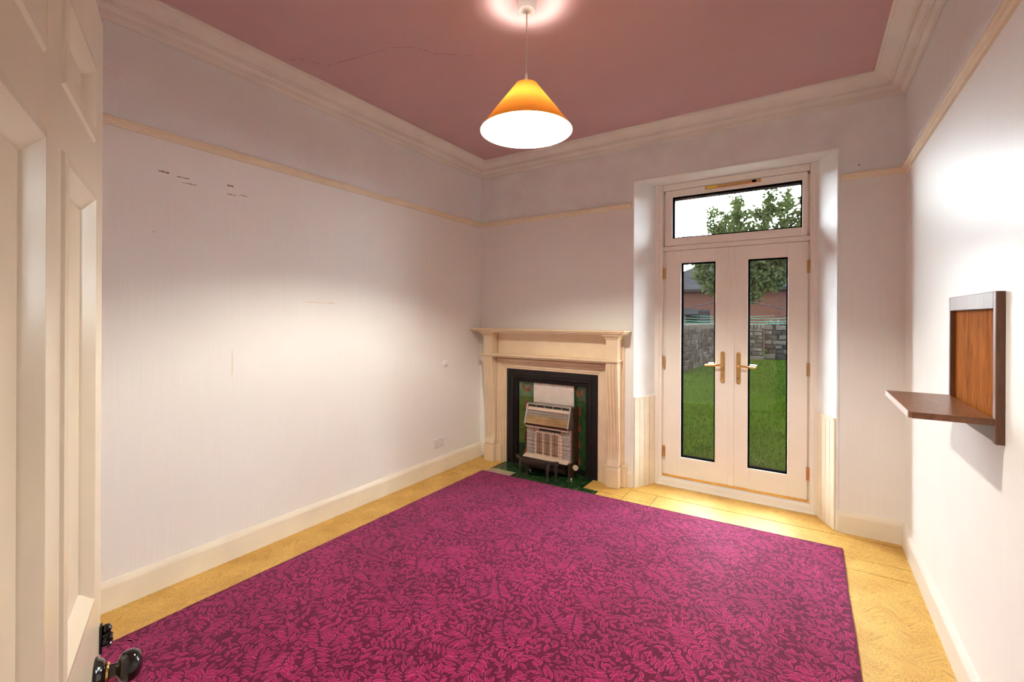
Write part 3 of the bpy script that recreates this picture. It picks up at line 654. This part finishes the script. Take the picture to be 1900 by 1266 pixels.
def frond(x, y, ang, npair, sp, L, wd, fat):
    cur = random.uniform(-.22, .22); px, py, a = x, y, ang
    for i in range(npair):
        a += cur*.35; px += sp*math.cos(a); py += sp*math.sin(a)
        ll_ = L*(.7+.5*math.sin(math.pi*(i+1)/(npair+1)))
        for s in (-1, 1): leaf(px+s*.003*-math.sin(a), py+s*.003*math.cos(a), a+s*fat, ll_, wd, .22)
    leaf(px+sp*.5*math.cos(a), py+sp*.5*math.sin(a), a, L*.9, wd, .3)
# the woven motif repeats, as loom patterns do
rep = .46; motif = []
for i in range(13): motif.append((random.random()*rep, random.random()*rep, random.random()*6.283, random.choice((5, 6, 7)), random.uniform(.019, .025), random.uniform(.040, .058), random.uniform(.0062, .0095), random.uniform(.75, 1.15)))
order = []
for ix in range(-1, 8):
    for iy in range(-1, 10):
        for q, mo in enumerate(motif): order.append((q, CX0+ix*rep+mo[0]+(iy % 2)*rep*.5, -.2-iy*rep-mo[1], mo))
order.sort(key=lambda t_: t_[0])
for _, x, y, mo in order: frond(x, y, *mo[2:])
for ps, (L0, L1, w0, w1, cnt) in enumerate(((.040, .052, .008, .010, 9000), (.028, .040, .006, .009, 14000), (.018, .026, .0045, .007, 14000))):
    for i in range(cnt):
        leaf(random.uniform(CX0, CX1), random.uniform(CY0, -.3), random.random()*6.283, random.uniform(L0, L1), random.uniform(w0, w1), .10)
me = bpy.data.meshes.new('woven_leaves'); me.from_pydata([Vector(v)-WL[ca.name] for v in lv], [], lf)
at = me.color_attributes.new('col', 'FLOAT_COLOR', 'POINT'); at.data.foreach_set('color', [c for q in lc for c in (*q, 1.0)])
me.materials.append(M['carpet_leaf']); me.update()
wo = bpy.data.objects.new('woven_leaves', me); COL.objects.link(wo); wo.parent = ca; wo['kind'] = 'stuff'

# ------------------------------------------------------------------ pendant lamp
LX, LY = 1.733, -1.925
pl_ = thing('pendant_lamp', (LX, LY, CEIL), 'lit pendant lamp with orange cone shade hanging from pink ceiling', 'lamp')
MB().lathe([(.050, 0), (.050, -.016), (.046, -.022), (.044, -.040), (.040, -.046), (.012, -.050), (.008, -.054)], (LX, LY, CEIL), seg=28).build('ceiling_rose', 'plastic_white', pl_, smooth=True)
MB().tube([(LX, LY, CEIL-.05), (LX, LY, 2.66)], .0035, 8).build('cord', 'cord_white', pl_, smooth=True)
MB().lathe([(.006, 2.70), (.010, 2.66), (.020, 2.645), (.022, 2.615), (.0285, 2.608), (.0285, 2.590), (.020, 2.582)], (LX, LY, 0), seg=16).build('bulb_holder', 'plastic_white', pl_, smooth=True)
MB().lathe([(.016, 2.584), (.022, 2.574), (.0265, 2.566)], (LX, LY, 0), seg=20, close=False).build('bulb_neck', 'plastic_white', pl_, smooth=True)
MB().lathe([(.0265, 2.566), (.031, 2.548), (.030, 2.530), (.025, 2.515), (.014, 2.506), (.002, 2.504)], (LX, LY, 0), seg=20).build('bulb', 'bulb_glow', pl_, smooth=True)
SPR = [(.232, 2.408), (.060, 2.636), (.056, 2.642)]
MB().lathe(SPR, (LX, LY, 0), seg=64, close=False).build('shade', 'shade_orange', pl_, smooth=True)
MB().lathe([(r-.0025, z) for r, z in SPR], (LX, LY, 0), seg=64, close=False).build('shade_lining', 'shade_lining', pl_, smooth=True)
ringm = MB().tube([(LX+.020*math.cos(a), LY+.020*math.sin(a), 2.632) for a in [i*math.pi/6 for i in range(13)]], .0015, 5)
for a in (0.3, 0.3+2.094, 0.3+4.189): ringm.tube([(LX+.019*math.cos(a), LY+.019*math.sin(a), 2.632), (LX+.056*math.cos(a), LY+.056*math.sin(a), 2.638)], .0013, 5)
ringm.build('shade_carrier', 'brass', pl_)

# ------------------------------------------------------------------ open panelled room door at the left edge
DA = math.atan2(.367, -.930)
dr = thing('door_2', (2.4815, -3.8595, 0), 'cream gloss panelled room door standing open beside the viewpoint', 'door', 'structure')
dr.rotation_euler = (0, 0, DA); WL[dr.name] = Vector((0, 0, 0))       # parts in door space: x along the leaf from the hinge, y from 0 (the face in view) to the thickness
DWD, DT, DH = .812, .040, 2.06
def dbox(*a, bev=0, name='stile', mat='gloss_cream'): return box(*a, bev=bev).build(name, mat, dr)
cols_ = [(.10, .359), (.451, .712)]; rows_ = [(.22, .64), (.935, 1.700), (1.790, 1.935)]
dbox(0, .10, 0, DT, .01, DH); dbox(.359, .451, 0, DT, .01, DH); dbox(.712, DWD, 0, DT, .01, DH)
for z0, z1 in ((.01, .22), (.64, .935), (1.700, 1.790), (1.935, DH)):
    for x0, x1 in cols_: dbox(x0, x1, .0, DT, z0, z1, name='rail')
for x0, x1 in cols_:
    for z0, z1 in rows_:
        dbox(x0, x1, .012, .028, z0, z1, name='panel')
        m = MB(); b = .046 if z0 < 1.75 else .040
        for fy, ys in ((0, 1), (DT, -1)):
            pf = [(0, .0), (.004, -.004), (.018, -.006), (.030, .002), (b-.004, .008), (b, .0135)]
            for (A_, B_, nrm_) in (((x0, z0), (x1, z0), (0, 1)), ((x1, z0), (x1, z1), (-1, 0)), ((x1, z1), (x0, z1), (0, -1)), ((x0, z1), (x0, z0), (1, 0))):
                A2, B2, n2 = Vector(A_), Vector(B_), Vector(nrm_); t2 = (B2-A2).normalized(); vs = []; N = len(pf)
                for P_, sg in ((A2, 1), (B2, -1)):
                    for u, y in pf: q = P_+n2*u+t2*u*sg; vs.append((q.x, fy+ys*y, q.y))
                m.add(vs, [(i, i+1, N+i+1, N+i) for i in range(N-1)])
        m.build('panel_moulding', 'gloss_cream', dr, smooth=True, angle=.5)
KX, KZ = .746, .780
def dl(prof, c, mat, name, axis=(0, -1, 0), seg=24): return MB().lathe(prof, c, axis, seg).build(name, mat, dr, smooth=True, angle=.9)

kb_ = dl([(.033, 0), (.033, .004), (.029, .007), (.026, .012), (.020, .015), (.016, .016)], (KX, 0, KZ), 'black_knob', 'knob_rose')
dl([(.015, .016), (.0175, .017), (.0175, .020), (.015, .022)], (KX, 0, KZ), 'brass', 'knob_collar')
dl([(.0125, .021), (.012, .030), (.014, .034), (.021, .036), (.026, .041), (.0285, .049), (.0275, .058), (.022, .066), (.012, .0705), (.002, .072)], (KX, 0, KZ), 'black_knob', 'door_knob', seg=32)
# twisted black key escutcheon at the leaf's edge, above the knob
tw = MB(); pts = []
for q in range(2):
    tw.tube([(DWD-.006+.005*math.cos(i*.9+q*math.pi), -.010+.005*math.sin(i*.9+q*math.pi), KZ+.022+.0021*i) for i in range(13)], [.0045+.002*math.sin(math.pi*i/12) for i in range(13)], 8)
tw.lathe([(.003, 0), (.0075, .004), (.009, .010), (.006, .016), (.001, .018)], (DWD-.006, -.010, KZ+.046), (0, 0, 1), 12)
tw.box(DWD-.016, DWD-.001, -.004, .0005, KZ+.012, KZ+.066)
tw.build('key_escutcheon', 'black_knob', dr, smooth=True)
for z in (.25, 1.0, 1.8): MB().lathe([(.008, 0), (.008, .09)], (.0, .001, z), (0, 0, 1), 10).build('hinge', 'brass_dull', dr)
WL[dr.name] = Vector((2.4815, -3.8595, 0))

# ------------------------------------------------------------------ wooden drop shelf on the right wall
sh = thing('wall_shelf', (W-.012, -1.5, 1.067), 'dark wooden framed wall panel with a fold-down shelf flap', 'shelf')
FX = W-.023
YF, YN = -1.205, -1.790
box(FX, W, YN, YN+.026, 1.064, 1.563, bev=.002).build('side_post', 'wood_brown', sh)
box(FX, W, YF-.020, YF, 1.064, 1.563, bev=.002).build('side_post', 'wood_brown', sh)
box(FX, W, YN+.026, YF-.020, 1.506, 1.563, bev=.002).build('top_rail', 'wood_brown', sh)
box(FX+.002, W, YN+.026, YF-.020, 1.067, 1.122, bev=.002).build('bottom_rail', 'wood_brown', sh)
yb = [YN+.026, -1.640, -1.405, YF-.020]
for a, b in zip(yb[:-1], yb[1:]): box(W-.006, W, a+.001, b-.001, 1.122, 1.506, bev=.001).build('back_board', 'wood_orange', sh)
fp = MB().prism([(3.224, -1.212), (FX, -1.212), (FX, -1.783), (3.232, -1.783), (3.225, -1.772)], 1.124, 1.146).build('flap', 'wood_top', sh)
box(3.2215, 3.2245, -1.77, -1.215, 1.124, 1.146).build('edge_strip', 'plastic_white', fp)
for y in (-1.33, -1.70): MB().lathe([(.004, 0), (.004, .008), (.002, .010)], (3.245, y, 1.124), (0, 0, -1), 8).build('peg', 'rust_iron', fp)
for y in (-1.30, -1.68): MB().lathe([(.005, 0), (.005, .05)], (FX-.002, y, 1.122), (0, 1, 0), 8).build('hinge', 'brass_dull', sh)

# ------------------------------------------------------------------ left-wall socket and small round fitting
so = thing('double_socket', (0, -.653, .24), 'white double power socket low on the left wall', 'socket')
box(0, .009, -.726, -.580, .241, .327, bev=.003).build('face_plate', 'plastic_white', so)
for y in (-.688, -.618):
    box(.0085, .0125, y-.006, y+.006, .300, .316, bev=.001).build('switch', 'plastic_white', so)
    for dy, dz, w_, h_ in ((0, .284, .003, .009), (-.011, .262, .007, .003), (.011, .262, .007, .003)): box(.0086, .0094, y+dy-w_/2, y+dy+w_/2, dz-h_/2, dz+h_/2).build('pin_hole', 'socket_dark', so)
bl = thing('bell_push', (0, -.568, 1.024), 'small white round bell push on the left wall by the mantel', 'bell push')
MB().lathe([(.034, 0), (.033, .006), (.028, .010), (.022, .011)], (0, -.568, 1.024), (1, 0, 0), 24).build('back_plate', 'plastic_white', bl, smooth=True)
MB().lathe([(.016, .010), (.016, .018), (.012, .022), (.001, .024)], (0, -.568, 1.024), (1, 0, 0), 20).build('button', 'plastic_white', bl, smooth=True)

# ------------------------------------------------------------------ garden
GZ = -.15
lw = thing('lawn', (1.5, 8, GZ), 'green lawn beyond the garden door', 'lawn', 'structure')
box(-40, 40, .64, 60, GZ-.3, GZ).build('turf', 'lawn_soil', lw)
box(1.6, 3.2, .335, 1.05, GZ-.1, -.02, bev=.01).build('door_step', 'garden_stone_pale', lw)
v_ = []; f_ = []
for i in range(80000):
    y = .8 + 15.5*random.random()**1.6; x = 2.93 - .125*(y+3.9) + random.uniform(-1, 1)*(.16*(y+3.9)+1.0)
    h = random.uniform(.02, .055)*(1 if y < 8 else 1.3); a = random.random()*6.283; wv = .0035*(1+y*.10); ln = random.uniform(.3, .9)*h; la = random.random()*6.283
    k0 = len(v_); v_ += [(x-1.5+wv*math.cos(a), y-8+wv*math.sin(a), 0), (x-1.5-wv*math.cos(a), y-8-wv*math.sin(a), 0), (x-1.5+ln*math.cos(la), y-8+ln*math.sin(la), h)]; f_.append((k0, k0+1, k0+2))
me = bpy.data.meshes.new('grass'); me.from_pydata(v_, [], f_); me.materials.append(M['grass_blade'])
go = bpy.data.objects.new('grass', me); COL.objects.link(go); go.parent = lw; go['kind'] = 'stuff'
# stone garden walls: individual stones bedded on a dark mortar core
def stone_wall(name, A, B, h, lab, th=.32, big=1.0, pale=False):
    A, B = Vector((*A, 0)), Vector((*B, 0)); L = (B-A).length; d = (B-A).normalized(); nn = Vector((-d.y, d.x, 0)); ang = math.atan2(d.y, d.x)
    e = thing(name, (*((A+B)/2).xy, GZ), lab, 'wall')
    q = [A+nn*th*.42, B+nn*th*.42, B-nn*th*.42, A-nn*th*.42]; MB().prism([(p.x, p.y) for p in q], GZ, GZ+h-.12).build('core', 'garden_mortar', e)
    protos = []
    for i in range(6):
        bm = bmesh.new(); bmesh.ops.create_cube(bm, size=1.0); bmesh.ops.bevel(bm, geom=bm.edges[:], offset=.10, segments=1, affect='EDGES')
        for v in bm.verts: v.co += Vector((random.uniform(-.05, .05), random.uniform(-.08, .08), random.uniform(-.06, .06)))
        m2 = bpy.data.meshes.new('stone'); bm.to_mesh(m2); bm.free(); m2.materials.append(M['garden_stone_pale' if (i % 3 == 0 or pale) else 'garden_stone']); protos.append(m2)
    z = 0; base = WL[e.name]
    while z < h-.14:
        ch = random.uniform(.13, .19)*big; x = -random.random()*.2
        while x < L:
            l = random.uniform(.22, .46)*big; a, b = max(0, x), min(L, x+l)
            if b-a > .06:
                o = bpy.data.objects.new('stone', random.choice(protos)); COL.objects.link(o); o.parent = e
                p = A+d*((a+b)/2); o.location = Vector((p.x, p.y, GZ+z+ch/2)) - base; o.rotation_euler = (0, 0, ang); o.scale = (b-a-.012, th*random.uniform(.92, 1.06), ch-.012)
            x += l
        z += ch
    x = 0
    while x < L:                                   # upright coping stones
        l = random.uniform(.09, .15)*big; o = bpy.data.objects.new('coping_stone', random.choice(protos[:1]+protos[3:4])); COL.objects.link(o); o.parent = e
        p = A+d*(x+l/2); o.location = Vector((p.x, p.y, GZ+z+.07)) - base; o.rotation_euler = (0, random.uniform(-.12, .12), ang); o.scale = (l*.92, th*1.05, random.uniform(.14, .22)); x += l
    return e
stone_wall('garden_wall', (-.36, 9.6), (-.02, 16.4), 1.33, 'rough stone garden wall running along the left of the lawn')
stone_wall('garden_wall', (.0, 16.75), (.86, 16.75), 1.40, 'dark stone end wall meeting the side wall behind the lawn', big=1.15)
stone_wall('stone_pillar', (.90, 16.45), (1.43, 16.45), 1.34, 'pale stone pier at the far end of the lawn', th=.4, pale=True)
box(.86, 1.46, 16.20, 16.70, GZ, GZ+.14, bev=.02).build('pier_base', 'garden_stone_pale', bpy.data.objects['stone_pillar'])
stone_wall('garden_wall', (1.46, 17.0), (4.3, 17.0), 1.5, 'stone end wall right of the pale pier behind the lawn', big=1.2)
stone_wall('garden_wall', (4.5, 2.5), (4.5, 17.1), 1.5, 'long stone wall closing the right side of the lawn', big=1.3)
# shed with grey fascia behind the side wall
sd = thing('garden_shed', (-2.5, 20, GZ), 'dark open shed with a grey flat roof fascia behind the stone wall', 'shed')
MB().box(-4.2, -1.36, 18.5, 21.5, 1.83, 1.90).build('roof', 'fascia_grey', sd); box(-4.25, -1.33, 18.44, 18.50, 1.66, 1.84).build('fascia', 'fascia_grey', sd)
MB().box(-4.2, -1.36, 21.3, 21.5, GZ, 1.83).box(-1.5, -1.36, 18.9, 21.4, GZ, 1.83).build('wall', 'shed_dark', sd)
for x in (-3.4, -2.0): box(x-.06, x+.06, 18.55, 18.67, GZ, 1.83).build('post', 'shed_post', sd)
# brick bungalow with hipped slate roof
hb = thing('brick_house', (-1.5, 28, GZ), 'red brick bungalow with hipped grey slate roof beyond the garden', 'house')
HX0, HX1, HY0, HY1, HE = -5.6, 3.4, 24.0, 33.0, 3.12
box(HX0, HX1, HY0, HY1, GZ, HE).build('wall', 'house_brick', hb)
ov = .35; rz = HE+2.6; yr = (HY0+HY1)/2; rr = (HY1-HY0)/2+ov
MB().add([(HX0-ov, HY0-ov, HE), (HX1+ov, HY0-ov, HE), (HX1+ov, HY1+ov, HE), (HX0-ov, HY1+ov, HE), (HX0-ov+rr*.92, yr, rz), (HX1+ov-rr*.92, yr, rz)], [(0, 1, 5, 4), (1, 2, 5), (2, 3, 4, 5), (3, 0, 4), (0, 3, 2, 1)]).build('roof', 'roof_slate', hb)
box(HX0-ov, HX1+ov, HY0-ov-.10, HY0-ov, HE-.12, HE+.02).build('gutter', 'shed_dark', hb)
# rotary clothes dryer on the lawn
cdx, cdy = 1.79, 5.0
cl = thing('rotary_dryer', (cdx, cdy, GZ), 'rotary clothes dryer with green lines standing on the lawn', 'clothes dryer')
MB().tube([(cdx, cdy, GZ), (cdx, cdy, 1.86)], .02, 10).build('pole', 'dryer_metal', cl)
tips = []
for i in range(4):
    a = math.radians(12)+i*math.pi/2; tp = (cdx+.95*math.cos(a), cdy+.95*math.sin(a), 1.60); tips.append(tp)
    MB().tube([(cdx, cdy, 1.84), tp], .009, 6).build('arm', 'dryer_metal', cl)
for q, (fr2, dz) in enumerate(((1.0, -.12), (.97, -.17), (.94, -.21), (.70, -.08))):
    P = [(cdx+(t_[0]-cdx)*fr2, cdy+(t_[1]-cdy)*fr2, t_[2]+dz) for t_ in tips]
    m = MB()
    for i in range(4):
        a, b = Vector(P[i]), Vector(P[(i+1) % 4]); m.tube([a, a.lerp(b, .5)-Vector((0, 0, .015)), b], .003, 5)
    m.build('washing_line', 'line_green', cl)
for t_ in tips: MB().tube([t_, (t_[0], t_[1], t_[2]-.21)], .004, 5).build('line_hanger', 'dryer_metal', cl)
# apple tree
TX, TY = 1.42, 7.8
tr_ = thing('apple_tree', (TX, TY, GZ), 'leafy apple tree rising in front of the sky behind the garden door', 'tree')
random.seed(21)
tm = MB(); tips = []
tm.tube([(TX, TY, GZ), (TX+.03, TY, .6), (TX-.02, TY+.05, 1.3), (TX+.04, TY, 1.75)], [.13, .10, .09, .085], 10)
for i in range(20):
    a = i*2.4+random.uniform(-.3, .3); up = random.uniform(1.2, 2.6); rad = random.uniform(.5, 1.55)
    p0 = Vector((TX+.02, TY, 1.55+random.uniform(-.2, .2))); p3 = Vector((TX+.80+rad*math.cos(a)*1.15, TY+rad*math.sin(a)*.9, 1.65+up*(1-.12*rad)))
    p1 = p0.lerp(p3, .35)+Vector((0, 0, .12)); p2 = p0.lerp(p3, .7)+Vector((random.uniform(-.1, .1), random.uniform(-.1, .1), .10))
    tm.tube([p0, p1, p2, p3], [.05, .034, .02, .006], 7)
    for j in range(9):
        f = random.uniform(.3, 1.0); b0 = p0.lerp(p3, f); b1 = b0+Vector((random.uniform(-.42, .42), random.uniform(-.42, .42), random.uniform(.0, .42)))
        tm.tube([b0, b1], [.009, .003], 5); tips.append((b0, b1))
    tips.append((p2, p3)); tips.append((p3, p3+Vector((random.uniform(-.1, .1), random.uniform(-.1, .1), .40)))); tm.tube([p3, tips[-1][1]], [.006, .003], 5)
tm.build('trunk_and_branches', 'bark', tr_, smooth=True)
v_ = []; f_ = []
for (b0, b1) in tips:
    for i in range(80):
        c = b0.lerp(b1, random.random()**.8)+Vector((random.gauss(0, .055), random.gauss(0, .055), random.gauss(0, .05)))
        d = Vector((random.gauss(0, 1), random.gauss(0, 1), random.gauss(-.2, .8))).normalized(); u = d.orthogonal().normalized(); u = (Matrix.Rotation(random.random()*6.28, 3, d) @ u); L = random.uniform(.075, .12); wv = L*.36; nz = d.cross(u)*L*.12
        k0 = len(v_); v_ += [c, c+d*L*.4+u*wv+nz, c+d*L, c+d*L*.4-u*wv+nz, c+d*L*.45]; f_ += [(k0, k0+1, k0+4), (k0+1, k0+2, k0+4), (k0+2, k0+3, k0+4), (k0+3, k0, k0+4)]
me = bpy.data.meshes.new('foliage'); me.from_pydata([Vector(q)-WL[tr_.name] for q in v_], [], f_); me.materials.append(M['tree_leaf'])
fo = bpy.data.objects.new('foliage', me); COL.objects.link(fo); fo.parent = tr_; fo['kind'] = 'stuff'
